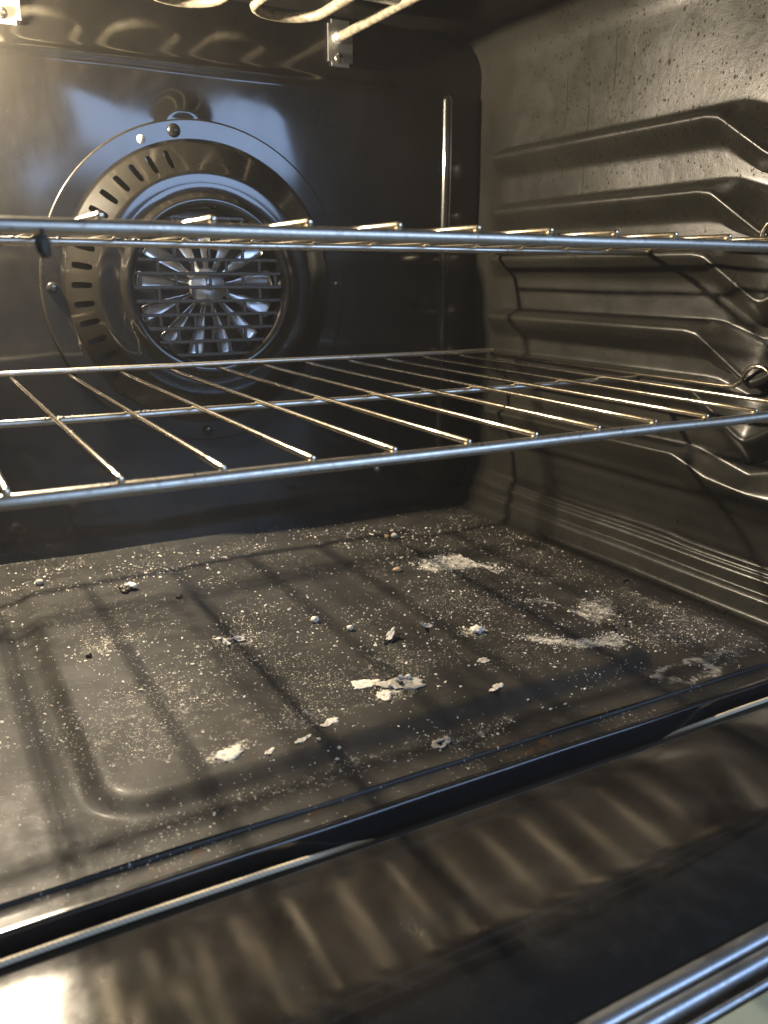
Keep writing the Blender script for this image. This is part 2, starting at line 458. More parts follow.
# side walls: pressed sheet with rack ledges
LEDGES = [0.1095, 0.0598, 0.0165, -0.0385, -0.0805]
def ledge_dip(Y):
    Y = Y+0.0125
    d1 = np.interp(Y, [0.345, 0.362, 0.405, 0.4135, 0.421, 0.462, 0.474], [0, 0.003, 0.029, 0.0325, 0.029, 0.002, 0])
    d2 = np.interp(Y, [0.36, 0.375, 0.408, 0.416, 0.450, 0.462], [0, 0.002, 0.0115, 0.0115, 0.001, 0])
    return d1, d2
def side_wall(name, mirror):
    Ys = np.concatenate([np.linspace(YFRONT+0.018, 0.34, 5)[:-1], np.linspace(0.34, 0.48, 101)[:-1], np.linspace(0.48, YW+0.004, 90)])
    fade = sstep((0.742-Ys)/0.03)
    def sub(a, b, n): return [a+(b-a)*i/n for i in range(n)]
    rows_z, rows_p = [], []
    for i, Y in enumerate(Ys):
        d1, d2 = ledge_dip(Y)
        boost = -0.0022*(d1/0.0325)
        kn = []          # (z, p, samples up to the next knot)
        j = 0.0015*float(np.interp(Y, [0.45, 0.47], [1, 0]))
        for z, p, n in ((ZF-0.001, 0.025, 4), (-0.2425, 0.0185, 4), (-0.2385, 0.0142, 5), (-0.2262, 0.0128, 4), (-0.2240, 0.0108, 4), (-0.2222, 0.0080, 5), (-0.2138, 0.0082, 4), (-0.2120, 0.0072, 4), (-0.2104, 0.0046, 4), (-0.2070-j, 0.0044, 4), (-0.2056-j, 0.0034, 4), (-0.2042-j, 0, 8)):
            kn.append((z, p, n))
        s1 = float(np.interp(Y+0.010, [0.30, 0.40, 0.44, 0.474], [0.0165, 0.0165, 0.012, 0])); s2 = float(np.interp(Y+0.010, [0.375, 0.411, 0.459, 0.47], [0.003, 0.013, 0.001, 0]))
        z0 = -0.1335; f = fade[i]
        kn += [(z0-s1-0.026, 0, 8), (z0-s1-0.005, 0.013*f, 4), (z0-s1-0.001, 0.014*f, 10), (z0+0.005-s2, 0.0005*f, 4), (z0+0.0085-s2, 0, 4), (z0+0.013-s2, 0, 8)]
        for z0 in sorted(LEDGES):
            kn += [(z0-d1-0.020, 0, 9), (z0-d1-0.0065, (0.0130+boost)*f, 4), (z0-d1-0.0025, (0.0154+boost)*f, 4), (z0-d1+0.0005, (0.0140+boost)*f, 12),
                   (z0+0.0060-d2, 0.0005*f, 4), (z0+0.0085-d2, 0, 4), (z0+0.0145-d2, 0, 7)]
        kn.append((0.187, 0, 1))
        zz, pp = [], []
        zlast = -9
        for q in range(len(kn)-1):
            za, pa, n = kn[q]; zb, pb, _ = kn[q+1]
            za = max(za, zlast+1e-4); zb = max(zb, za+1e-4); zlast = za
            zz += sub(za, zb, n); pp += sub(pa, pb, n)
        zz.append(0.187); pp.append(0)
        rows_z.append(zz); rows_p.append(pp)
    ZZ = np.array(rows_z); P = np.array(rows_p)
    YY = np.repeat(Ys[:, None], ZZ.shape[1], 1)
    for _ in range(3):
        P[:, 1:-1] = (P[:, :-2]+2*P[:, 1:-1]+P[:, 2:])/4
        P[1:-1] = (P[:-2]+2*P[1:-1]+P[2:])/4
        ZZ[1:-1] = (ZZ[:-2]+2*ZZ[1:-1]+ZZ[2:])/4
    flare = 0.008*sstep((YY-0.70)/0.07)
    wob = 0.0006*np.sin(YY*37+ZZ*21)+0.0005*np.sin(YY*23-ZZ*44)
    X = XR + flare - P + wob
    angs = np.linspace(0, math.pi/2, 14)[1:]
    R = 0.035
    Xc = X[:, -1:] - R + R*np.cos(angs)[None, :]
    Zc = np.broadcast_to(0.187 + R*np.sin(angs)[None, :], Xc.shape)
    X = np.concatenate([X, Xc], 1); ZZ = np.concatenate([ZZ, Zc], 1)
    YY = np.concatenate([YY, np.repeat(YY[:, :1], len(angs), 1)], 1)
    if mirror: X = 2*XMID - X
    return grid_obj(name, np.stack([X, YY, ZZ], -1), M_SIDE, oven, flip=not mirror)
side_wall('side_wall', False)
side_wall('side_wall', True)

# rear wall
xs = np.unique(np.round(np.concatenate([np.linspace(-0.05, 0.548, 200), np.linspace(0.484, 0.505, 44), np.linspace(-0.010, 0.011, 30)]), 5))
zs = np.unique(np.round(np.concatenate([np.linspace(ZF-0.004, ZC+0.004, 170), np.linspace(0.150, 0.176, 50)]), 5))
XX, ZZ = np.meshgrid(xs, zs, indexing='ij')
h = np.zeros_like(XX)
for xc in (0.4946, 2*XMID-0.4946):
    d = np.hypot(XX-xc, np.clip(ZZ-0.164, 0, None)+np.clip(-0.19-ZZ, 0, None))
    h += 0.0042*np.sqrt(np.clip(1-(d/0.0048)**2, 0, 1))
d = np.hypot(ZZ-0.1680, np.clip(XX-0.43, 0, None)+np.clip(0.065-XX, 0, None))
h += 0.0020*np.exp(-(d/0.0036)**2)
d = np.hypot(XX-0.2285, ZZ-0.1210)
hb = 0.0040*sstep(1-d/0.030)
h += np.where(np.hypot(XX-0.2395, ZZ+0.0118) < 0.141, np.minimum(hb, 0.0020), hb)
wob = 0.0008*np.sin(XX*19+1)*np.sin(ZZ*16) + 0.0004*np.sin(XX*41+ZZ*33)
P = np.stack([XX, YW-h+wob, ZZ], -1)
rear = grid_obj('rear_wall', P, M_REAR, oven, flip=False)

def screw(parent, x, y, z, r, mat=None, axis='Y'):
    prof = [(0.0001, y-r*0.55), (r*0.45, y-r*0.52), (r*0.80, y-r*0.40), (r, y-r*0.12), (r, y+0.002)]
    s = revolve_y('screw', prof, (x, 0, z), mat or M_SCREW, parent, 20)
    return s
for px_, pz_ in ((0.4165, -0.198),):
    screw(rear, px_, YW, pz_, 0.0042)

# ceiling
xs = np.linspace(2*XMID-XR+0.018, XR-0.018, 60); ys = np.linspace(YFRONT+0.018, YW+0.002, 50)
XX, YY = np.meshgrid(xs, ys, indexing='ij')
P = np.stack([XX, YY, ZC + 0.0004 + 0.0*XX], -1)
grid_obj('ceiling', P, M_SIDE, oven, flip=True)

# floor: raised panel pressed into the middle
def floor_h(X, Y):
    cx, cyy, hx, hy, rc = 0.228, 0.536, 0.168, 0.169, 0.018
    qx = np.abs(X-cx)-(hx-rc); qy = np.abs(Y-cyy)-(hy-rc)
    sd = np.hypot(np.clip(qx, 0, None), np.clip(qy, 0, None)) + np.minimum(np.maximum(qx, qy), 0) - rc
    hgt = 0.0082*(0.72+0.28*sstep((X-0.06)/0.20))*(1-sstep(sd/0.017))
    return ZF + hgt + 0.00035*np.sin(X*52+Y*31)+0.0003*np.sin(Y*67-X*23)
xs = np.linspace(2*XMID-XR+0.012, XR-0.012, 260); ys = np.linspace(0.3255, YW+0.002, 230)
XX, YY = np.meshgrid(xs, ys, indexing='ij')
grid_obj('cavity_floor', np.stack([XX, YY, floor_h(XX, YY)], -1), M_FLOOR, oven)
def fz(x, y): return float(floor_h(np.array([x]), np.array([y]))[0])

# front lip
def arc(cx, cz, r, a0, a1, n=5):
    return [(cx+r*math.cos(math.radians(a0+(a1-a0)*i/n)), cz+r*math.sin(math.radians(a0+(a1-a0)*i/n))) for i in range(n+1)]
def extrude_x(name, prof, x0, x1, mat, parent, n=60, wob=0.0):
    V, F = [], []
    for i in range(n+1):
        x = x0+(x1-x0)*i/n
        w = wob*(math.sin(x*31)+0.6*math.sin(x*67+1))
        for (y, z) in prof: V.append((x, y+w, z+w*0.5))
    k = len(prof)
    for i in range(n):
        for j in range(k-1):
            F.append((i*k+j, (i+1)*k+j, (i+1)*k+j+1, i*k+j+1))
    return mesh_obj(name, V, F, mat, parent)
prof = [(0.3285, ZF-0.0004), (0.3262, ZF-0.0003)] + arc(0.3258, ZF-0.0013, 0.0010, 90, 170, 5) + [(0.3243, ZF-0.0019), (0.318, ZF-0.0022), (0.3115, ZF-0.0023)]
lip = extrude_x('front_lip', prof, -0.06, 0.56, M_FLOOR, oven, 80, 0.00012)
prof = [(0.3130, ZF-0.00225)] + arc(0.3112, ZF-0.0038, 0.0016, 90, 180, 6) + [(0.3094, ZF-0.012), (0.3090, ZF-0.034), (0.335, ZF-0.036)]
extrude_x('lip_face', prof, -0.06, 0.56, M_LIPF, lip, 80, 0.00012)
# side and top returns of the opening
for s in (0, 1):
    x0 = XR-0.001 if s == 0 else 2*XMID-XR+0.001
    sg = 1 if s == 0 else -1
    V, F = join_geo([box_geo((x0+sg*0.012, 0.3180, 0.0), (0.022, 0.0185, 0.52))])
    bevel_mod(mesh_obj('front_post', V, F, M_LIPF, oven, False), 0.003, 3)
V, F = box_geo((XMID, 0.3180, ZC+0.012), (0.60, 0.0185, 0.022))
bevel_mod(mesh_obj('front_header', V, F, M_LIPF, oven, False), 0.003, 3)

# woven door seal lying in the gap
pts = []
for i in range(121):
    x = -0.06+0.62*i/120
    hide = math.exp(-((x-0.262)/0.130)**8)
    pts.append((x, 0.2995+0.012*hide, -0.2510-0.012*hide+0.0003*math.sin(x*40)))
tube('door_seal', pts, 0.0014, M_CORD, oven, 10)

# ------------------------------------------------------------------ fan cover
FC = (0.2395, 0, -0.0118)
def cov(r):   # height of the cover above the rear wall at radius r
    return float(np.interp(r, [0.066, 0.0675, 0.070, 0.0735, 0.0765, 0.079, 0.0925, 0.0955, 0.0985, 0.117, 0.1195, 0.1225, 0.1376, 0.1385, 0.139],
                           [0.019, 0.0215, 0.0235, 0.0235, 0.0215, 0.0200, 0.0200, 0.0195, 0.0178, 0.0052, 0.0036, 0.0030, 0.0030, 0.0024, 0.0006]))
prof_o = [(r, YW-cov(r)) for r in (0.139, 0.1388, 0.1385, 0.1381, 0.1376, 0.137, 0.1362, 0.130, 0.1240, 0.1230, 0.1225, 0.1218, 0.121, 0.1203, 0.1195, 0.119, 0.1185)]
cover = revolve_y('fan_cover', prof_o, FC, M_REAR, oven, 120)
prof_i = [(r, YW-cov(r)) for r in (0.0965, 0.0955, 0.094, 0.0925, 0.086, 0.079, 0.0778, 0.0765, 0.075, 0.0735, 0.072, 0.070, 0.0688, 0.0675, 0.066)] + [(0.0655, YW-0.012)]
revolve_y('centre_ring', prof_i, FC, M_REAR, cover, 120)
# slotted heater ring
SL0, SL1, NS = 101.0, 224.0, 15
pitch_a = (SL1-SL0)/NS
V, F = [], []
def rp(a, r, extra=0.0):
    a = math.radians(a)
    return (FC[0]+r*math.cos(a), YW-cov(r)+extra, FC[2]+r*math.sin(a))
RA, RB = 0.0965, 0.1185
rr_ = np.linspace(RA, RB, 7)
na = 120
span0 = SL1; span1 = SL0+360
for i in range(na):
    a0 = span0+(span1-span0)*i/na; a1 = span0+(span1-span0)*(i+1)/na
    for j in range(6):
        o = len(V)
        V += [rp(a0, rr_[j]), rp(a1, rr_[j]), rp(a1, rr_[j+1]), rp(a0, rr_[j+1])]
        F.append((o, o+3, o+2, o+1))
for k in range(NS):
    ac = SL0+pitch_a*(k+0.5); ha = pitch_a/2
    rc = (RA+RB)/2; hr = (RB-RA)/2
    N = 32
    outer, inner, deep = [], [], []
    hw, hl, rad = 1.35, 0.0075, 1.0     # half width in deg, half length in m
    for q in range(N):
        t = 2*math.pi*q/N
        c, s = math.cos(t), math.sin(t)
        mm = max(abs(c), abs(s))
        outer.append(rp(ac+ha*c/mm, rc+hr*s/mm))
        e = 0.42
        c2 = math.copysign(abs(c)**e, c); s2 = math.copysign(abs(s)**0.62, s)
        inner.append(rp(ac+hw*c2, rc+hl*s2))
        deep.append(rp(ac+hw*c2, rc+hl*s2, 0.0022))
    o = len(V); V += outer+inner+deep
    for q in range(N):
        q2 = (q+1) % N
        F.append((o+q, o+N+q, o+N+q2, o+q2))
        F.append((o+N+q, o+2*N+q, o+2*N+q2, o+N+q2))
hr_o = mesh_obj('slotted_ring', V, F, M_REAR, cover)
bm = bmesh.new(); bm.from_mesh(hr_o.data)
bmesh.ops.remove_doubles(bm, verts=bm.verts, dist=1e-5)
bmesh.ops.recalc_face_normals(bm, faces=bm.faces); bm.to_mesh(hr_o.data); bm.free()
for p in hr_o.data.polygons: p.use_smooth = True
hr_o.data.set_sharp_from_angle(angle=math.radians(35))

# brick-pattern grille
parts = []
RG = 0.0668; GY = YW-0.0185
rowp = 0.0116
def bar(x0, z0, x1, z1, w, d):
    c = ((x0+x1)/2, GY, (z0+z1)/2); L = math.hypot(x1-x0, z1-z0)
    a = math.atan2(z1-z0, x1-x0)
    return box_geo(c, (L, d, w), Matrix.Rotation(-a, 3, 'Y'))
rows = [(-5+i)*rowp for i in range(11)]
for z in rows:
    hx = math.sqrt(max(RG**2-z*z, 0))
    n = 6
    xsb = [-hx+2*hx*i/n for i in range(n+1)]
    for i in range(n):
        parts.append(bar(FC[0]+xsb[i]-0.0006, FC[2]+z+random.uniform(-.0002, .0002), FC[0]+xsb[i+1]+0.0006, FC[2]+z+random.uniform(-.0002, .0002), 0.0031, 0.0024))
for i, z in enumerate(rows[:-1]):
    off = 0 if i % 2 else 0.5
    for k in range(-4, 5):
        x = (k+off)*0.0305
        if math.hypot(x, z+rowp/2) < RG-0.004:
            parts.append(bar(FC[0]+x, FC[2]+z+0.001, FC[0]+x+random.uniform(-.0004, .0004), FC[2]+z+rowp-0.001, 0.0031, 0.0022))
V, F = join_geo(parts)
bevel_mod(mesh_obj('grille', V, F, M_GRILLE, cover, False), 0.0008, 2)
for ang, rad_, sc in ((180, 0.1295, 0.0048), (1, 0.1295, 0.0048), (268, 0.1295, 0.0048), (99, 0.1295, 0.0056)):
    a = math.radians(ang)
    screw(cover, FC[0]+rad_*math.cos(a), YW-0.003, FC[2]+rad_*math.sin(a), sc, M_REAR)
a = math.radians(112)
revolve_y('rivet', [(0.0001, YW-0.0045), (0.0026, YW-0.0044), (0.0036, YW-0.003)], (FC[0]+0.1285*math.cos(a), 0, FC[2]+0.1285*math.sin(a)), M_CER, cover, 18)
# dark well behind the cover
revolve_y('fan_well', [(0.0001, YW-0.0006), (0.118, YW-0.0006)], FC, M_BLACK, cover, 48)

# impeller
FY = YW-0.0075
fan = revolve_y('fan', [(0.0001, FY-0.0052), (0.0075, FY-0.0050), (0.0085, FY-0.0042), (0.0150, FY-0.0034), (0.0165, FY-0.0020), (0.0168, FY+0.001)], FC, M_BLADE, oven, 40)
def blade(k, n):
    a = 2*math.pi*k/n+0.13
    e = Vector((math.cos(a), 0, math.sin(a))); tdir = Vector((-math.sin(a), 0, math.cos(a))); yv = Vector((0, 1, 0))
    V, F = [], []
    st = [(0.014, 0.0022, 50), (0.024, 0.0028, 42), (0.036, 0.0048, 26), (0.048, 0.0062, 15), (0.058, 0.0072, 11), (0.0612, 0.0068, 10)]
    tw = random.uniform(-14, 14)
    for side in (-1, 1):
        for r, hw_, an in st:
            an = math.radians(an+tw)
            dirw = tdir*math.cos(an)+yv*math.sin(an)
            nn = tdir*(-math.sin(an))+yv*math.cos(an)
            c = Vector((FC[0], FY, FC[2]))+e*r
            for q in (-1, -0.4, 0.4, 1):
                V.append(c+dirw*hw_*q+nn*(side*0.0004)+nn*(0.0003*(1-q*q)))
    ns = len(st)
    for s in range(2):
        b = s*ns*4
        for i in range(ns-1):
            for j in range(3):
                f = (b+i*4+j, b+i*4+j+1, b+(i+1)*4+j+1, b+(i+1)*4+j)
                F.append(f if s else f[::-1])
    B = ns*4
    ring = [i*4 for i in range(ns)]+[(ns-1)*4+1, (ns-1)*4+2]+[i*4+3 for i in reversed(range(ns))]+[2, 1]
    for i in range(len(ring)):
        p, q = ring[i], ring[(i+1) % len(ring)]
        F.append((p, q, q+B, p+B))
    return mesh_obj('blade', V, F, M_BLADE, fan)
for k in range(13): blade(k, 13)
V, F = [], []
nut = revolve_y('hub_nut', [(0.0001, FY-0.0088), (0.0030, FY-0.0086), (0.0034, FY-0.0078), (0.0034, FY-0.0046)], FC, M_SCREW, fan, 6)

# ------------------------------------------------------------------ grill element under the roof
EZ = 0.2055
runs = [0.3757, 0.332, 0.274, 0.2475, 0.190, 0.166, 0.115, 0.0955]
yr_, yf_ = 0.706, 0.42
def bend(xa, xb, y, rear, n=10):
    c = (xa+xb)/2; r = abs(xa-xb)/2
    out = []
    for i in range(n+1):
        t = math.pi*i/n
        xx = c+(xa-c)*math.cos(t)
        yy = y+(r if rear else -r)*math.sin(t)
        out.append((xx, yy, EZ))
    return out
pts = [(runs[0], YW+0.001, EZ), (runs[0], YW-0.02, EZ), (runs[0], 0.60, EZ)]
for i in range(len(runs)-1):
    pts += bend(runs[i], runs[i+1], yf_ if i % 2 == 0 else yr_, i % 2 == 1)
pts += [(runs[-1], 0.60, EZ), (runs[-1], YW-0.02, EZ), (runs[-1], YW+0.001, EZ)]
elem = tube('heating_element', pts, 0.0040, M_ROD, oven, 12)
for xb in (0.3765, 0.094):
    V, F = box_geo((xb+0.0005, YW-0.0016, 0.2005), (0.0245, 0.0016, 0.038))
    pl = mesh_obj('bracket', V, F, M_PLATE, elem, False)
    bm = bmesh.new(); bm.from_mesh(pl.data)
    ed = [e for e in bm.edges if abs((e.verts[0].co-e.verts[1].co).normalized().y) > 0.9]
    bmesh.ops.bevel(bm, geom=ed, offset=0.0035, segments=4, affect='EDGES'); bm.to_mesh(pl.data); bm.free()
    screw(elem, xb-0.001, YW-0.002, 0.1885, 0.0045)
    tube('collar', [(xb-0.001, YW-0.001, EZ), (xb-0.001, YW-0.008, EZ)], 0.0056, M_PLATE, elem, 16)
# ceramic clip hanging from the roof
V, F = join_geo([box_geo((0.363, 0.655, 0.2165), (0.030, 0.012, 0.010)), box_geo((0.363, 0.655, 0.2075), (0.044, 0.010, 0.006))])
bevel_mod(mesh_obj('element_clip', V, F, M_CER, elem, False), 0.002, 2)

# ------------------------------------------------------------------ oven lamp, just left of the picture
lampo = revolve_y('oven_lamp', [(0.026, YW-0.0005), (0.026, YW-0.005), (0.024, YW-0.0065), (0.0185, YW-0.0065), (0.018, YW-0.002), (0.009, YW-0.002), (0.009, YW-0.0085)], (LAMP.x, 0, LAMP.z), M_PLATE, oven, 40)
bm = bmesh.new(); bmesh.ops.create_icosphere(bm, subdivisions=3, radius=0.0045)
me = bpy.data.meshes.new('bulb'); bm.to_mesh(me); bm.free()
for p in me.polygons: p.use_smooth = True
bulb = bpy.data.objects.new('bulb', me); col.objects.link(bulb); bulb.location = LAMP; bulb.parent = lampo
me.materials.append(M_GLOW)

# ------------------------------------------------------------------ open door
ZD = -0.2525
prof = [(0.275, ZD-0.030), (0.2970, ZD-0.030)] + arc(0.2940, ZD-0.0030, 0.0030, 0, 90, 6) + [(0.28, ZD), (0.23, ZD), (0.1775, ZD)] + [(0.1770, ZD-0.004), (-0.16, ZD-0.004), (-0.16, ZD-0.030)]
door = extrude_x('door', prof, -0.09, 0.585, M_DOOR, oven, 60, 0.0)
def half_round(y0, y1, h, n=8):
    c = (y0+y1)/2; r = (y1-y0)/2
    return [(c+r*math.cos(math.pi*i/n), ZD-0.004+(h+0.004)*math.sin(math.pi*i/n)**0.6) for i in range(n+1)]
for (y0, y1, hh) in ((0.1690, 0.1766, 0.0014), (0.1618, 0.1680, 0.0012), (0.1545, 0.1575, 0.0004)):
    extrude_x('window_trim', half_round(y0, y1, hh), -0.03, 0.525, M_TRIM, door, 40, 0.00008)
V, F = box_geo((XMID, 0.007, ZD-0.0020), (0.54, 0.293, 0.003))
bevel_mod(mesh_obj('window_pane', V, F, M_GLASS, door, False), 0.0008, 2)

# ------------------------------------------------------------------ racks
P_W = 0.040506; X0W = 0.06521
def make_rack(label, z, yshift):
    t = thing('oven_rack', label, 'oven rack', 'wire racks in the oven', (XMID, 0.515+yshift, z))
    ox, oy = XMID, 0.515
    def L(p): return (p[0]-ox, p[1]-oy, p[2])
    xl, xr = X0W-2*P_W, X0W+11*P_W
    yf, ym, yr = 0.3300, 0.5057, 0.7025
    def rod(name, a, b, r, mat, seg=12, n=6):
        pts, rs = rod_pts(L(a), L(b), r, n)
        # hand-bent wire: tiny sag
        k = len(pts)
        for i in range(2, k-2):
            pts[i] = pts[i]+Vector((random.uniform(-1, 1), random.uniform(-1, 1), random.uniform(-1, 1)))*(0.00022 if name != 'wire' else 0.00003)
        v, f = tube_geo(pts, rs, seg)
        return mesh_obj(name, v, f, mat, t)
    rod('front_bar', (xl-0.002, yf, -0.0040), (xr+0.002, yf, -0.0040), 0.0029, M_BAR, 16, 10)
    rod('middle_bar', (xl, ym, -0.0034), (xr, ym, -0.0034), 0.0021, M_BAR, 12, 10)
    rod('rear_bar', (xl-0.001, yr, 0.0036), (xr+0.001, yr, 0.0036), 0.0021, M_BAR, 12, 10)
    for k in range(-1, 11):
        x = X0W+k*P_W+random.uniform(-0.0006, 0.0006)
        rod('wire', (x, yf-0.0022, 0.0002), (x+random.uniform(-.0008, .0008), yr+0.0012, 0.0001), 0.00155, M_CHROME, 10, 8)
    for x in (xl, xr):      # side wires with the stop bump
        pts = [(x, yr+0.0015, 0.0), (x, 0.60, 0), (x, 0.50, 0), (x, 0.440, 0), (x, 0.420, 0.0000), (x, 0.411, 0.0010)]
        for i in range(9):
            a = math.pi*i/8
            pts.append((x, 0.3925+0.0125*math.cos(a), 0.0050+0.0115*math.sin(a)))
        pts += [(x, 0.376, 0.0010), (x, 0.369, 0.0), (x, 0.345, 0), (x, yf-0.001, 0)]
        v, f = tube_geo([L(p) for p in pts], 0.0017, 10)
        mesh_obj('side_wire', v, f, M_CHROME, t)
    # burnt-on residue along the bars and wires
    parts = []
    rr = random.Random(int(z*1e4)+5)
    spots = [(0.062+rr.gauss(0, 0.010), ym, -0.0018) for _ in range(16)]+[(0.118+rr.gauss(0, 0.006), ym, -0.0018) for _ in range(9)]
    spots += [(rr.uniform(xl, xr), rr.choice((ym, yr)), rr.uniform(-0.003, 0.003)) for _ in range(26)]
    spots += [(X0W+rr.randint(-1, 10)*P_W, rr.uniform(yf, yr), 0.0011) for _ in range(90)]
    spots += [(rr.uniform(xl, xr), yf+rr.uniform(-0.002, 0.002), -0.0016) for _ in range(24)]
    for (sx_, sy_, sz_) in spots:
        if sy_ == ym: sz_ = -0.0016
        elif sy_ == yr: sz_ = 0.0052
        e = rr.uniform(0.0005, 0.0013)
        c = Vector(L((sx_, sy_+rr.uniform(-0.0012, 0.0012), sz_)))
        k = (e*rr.uniform(.8, 2.2), e*rr.uniform(.8, 1.6), e*0.7)
        parts.append(([c+Vector((v[0]*k[0], v[1]*k[1], v[2]*k[2])) for v in ((1, 0, 0), (-1, 0, 0), (0, 1, 0), (0, -1, 0), (0, 0, 1), (0, 0, -1))],
                      [(0, 2, 4), (2, 1, 4), (1, 3, 4), (3, 0, 4), (2, 0, 5), (1, 2, 5), (3, 1, 5), (0, 3, 5)]))
    v, f = join_geo(parts)
    ro = mesh_obj('burnt_residue', v, f, M_CHAR, t)
    ro['kind'] = 'stuff'
    return t
make_rack('upper chrome wire rack in line with the middle of the fan', 0.0194, -0.0027)
make_rack('lower chrome wire rack below the fan, above the dusty floor', -0.0769, 0.0)

# ------------------------------------------------------------------ crumbs, flakes and ash on the floor
def flake(name, x, y, sx, sy, rot, th, curl, mat, seed, tilt=(0, 0), hollow=0.0, lift=0.0):
    """irregular ash flake: closed, wavy, ragged outline"""
    n, rings = 34, 4
    th *= 0.55; curl *= 0.7
    rnd = random.Random(seed)
    ph = [rnd.uniform(0, 6.28) for _ in range(5)]
    def rad(a): return 1+0.16*math.sin(2*a+ph[0])+0.12*math.sin(3*a+ph[1])+0.09*math.sin(5*a+ph[2])+0.08*math.sin(9*a+ph[3])+0.06*math.sin(14*a+ph[4])
    V, F = [], []
    z0 = fz(x, y)
    R = Matrix.Rotation(rot, 3, 'Z') @ Matrix.Rotation(tilt[0], 3, 'X') @ Matrix.Rotation(tilt[1], 3, 'Y')
    loc = []
    for side in (1, 0):
        for j in range(rings+1):
            f = hollow+(1-hollow)*j/rings
            for i in range(n):
                a = 2*math.pi*i/n
                r = f*rad(a)
                nz = noise.noise(Vector((r*math.cos(a)*2.2+seed, r*math.sin(a)*2.2, seed*1.7)))
                zz = curl*(r*r)+nz*th*0.9
                zt = zz+(th*(1-0.65*f**3)*(0.7+0.5*nz) if side else 0)
                loc.append(Vector((sx*r*math.cos(a), sy*r*math.sin(a), zt)))
    pts = [R @ p for p in loc]
    zmin = min(p.z for p in pts)
    V = [(p.x, p.y, p.z-zmin) for p in pts]
    B = (rings+1)*n
    for j in range(rings):
        for i in range(n):
            i2 = (i+1) % n
            a, b, c, d = j*n+i, j*n+i2, (j+1)*n+i2, (j+1)*n+i
            F.append((a, d, c, b)); F.append((B+a, B+b, B+c, B+d))
    for i in range(n):
        i2 = (i+1) % n
        o = rings*n
        F.append((o+i, B+o+i, B+o+i2, o+i2))
        F.append((i2, B+i2, B+i, i))
    o = mesh_obj(name, V, F, mat)
    o.location = (x, y, z0-0.0002+lift)
    return o
def pebble(name, x, y, s, mat, seed, sub=2, amp=0.35, lift=0.0):
    bm = bmesh.new(); bmesh.ops.create_icosphere(bm, subdivisions=sub, radius=1)
    s = tuple(q*0.82 for q in s)
    for v in bm.verts:
        d = v.co.normalized()
        v.co = d*(1+amp*noise.noise(d*1.6+Vector((seed, seed*.3, 0)))+amp*0.4*noise.noise(d*4+Vector((0, seed, 1))))
        v.co = Vector((v.co.x*s[0], v.co.y*s[1], v.co.z*s[2]))
    zmin = min(v.co.z for v in bm.verts)
    for v in bm.verts: v.co.z -= zmin
    me = bpy.data.meshes.new(name); bm.to_mesh(me); bm.free()
    for p in me.polygons: p.use_smooth = True
    me.materials.append(mat)
    o = bpy.data.objects.new(name, me); col.objects.link(o)
    o.location = (x, y, fz(x, y)-0.0003+lift)
    return o
G = 'burnt crumbs and ash flakes on the oven floor'
# burnt cluster
cl = thing('burnt_crumb', 'black burnt crumb cluster with pale specks, behind the left floor', 'crumb', G, (0.1261, 0.6378, fz(0.1261, 0.6378)))
for i in range(9):
    a = random.uniform(0, 6.28); r = random.uniform(0.002, 0.0105)
    q = pebble('grain', 0.1261, 0.6378, (random.uniform(.003, .0055), random.uniform(.0026, .0045), random.uniform(.0018, .0034)), M_CHAR if i < 7 else M_ASH, i*3.1, 2, 0.5)
    q.parent = cl; q.location = (r*math.cos(a), r*0.6*math.sin(a), 0.0012 if i >= 7 else -0.0003)
tag(pebble('crumb', 0.0667, 0.6872, (.0038, .0034, .0034), M_ASHG, 5.2), 'grey round crumb at the far left corner of the raised floor panel', 'crumb', G)
ct = thing('curled_flake', 'curled pale ash flakes lying together at left centre of the floor', 'ash flake', G, (0.1607, 0.5125, fz(0.1607, 0.5125)))
for i, (dx, dy) in enumerate(((-0.004, 0.002), (0.003, -0.001), (0.009, -0.004), (-0.001, -0.006))):
    q = flake('flake_piece', 0.1607+dx, 0.5125+dy, 0.0045, 0.003, random.uniform(0, 3), 0.0009, 0.0016, M_ASH, 40+i, (0.3, 0.2), 0.45)
    q.location = (dx, dy, 0); q.parent = ct
tag(pebble('crumb', 0.2257, 0.5095, (.0036, .0034, .003), M_ASH, 9.1), 'white round crumb, larger, left of the centre of the floor', 'crumb', G)
tag(pebble('crumb', 0.2406, 0.484, (.0030, .0027, .0024), M_ASH, 12.1), 'white round crumb, smaller, nearer the centre of the floor', 'crumb', G)
tf = thing('tilted_flake', 'charred flake with pale ash along its tilted top edge, mid floor', 'ash flake', G, (0.2569, 0.4567, fz(0.2569, 0.4567)))
q = flake('char_base', 0.2569, 0.4567, 0.0075, 0.0036, 0.5, 0.0022, 0.0006, M_CHAR, 61, (0.15, -0.1)); q.location = (0, 0, 0); q.parent = tf
q = flake('ash_edge', 0.2569, 0.4567, 0.0085, 0.0022, 0.75, 0.0012, 0.0008, M_ASH, 62, (0.2, -0.12)); q.location = (0.002, 0.003, 0.0018); q.parent = tf
tag(flake('folded_flake', 0.2895, 0.4651, 0.0065, 0.0034, 0.4, 0.0018, 0.0016, M_ASHG, 71, (0.35, 0.3)), 'folded grey flake with upturned edge, right of the tilted charred flake', 'ash flake', G)
tag(pebble('ash_clump', 0.3160, 0.4412, (.0055, .0045, .0030), M_ASH, 21.3, 3, 0.45), 'soft grey ash clump standing right of the folded flake', 'ash clump', G)
tag(flake('oval_flake', 0.214, 0.4109, 0.0085, 0.0058, 0.2, 0.0010, 0.0004, M_ASH, 81), 'large flat white oval flake near the front of the raised panel', 'ash flake', G)
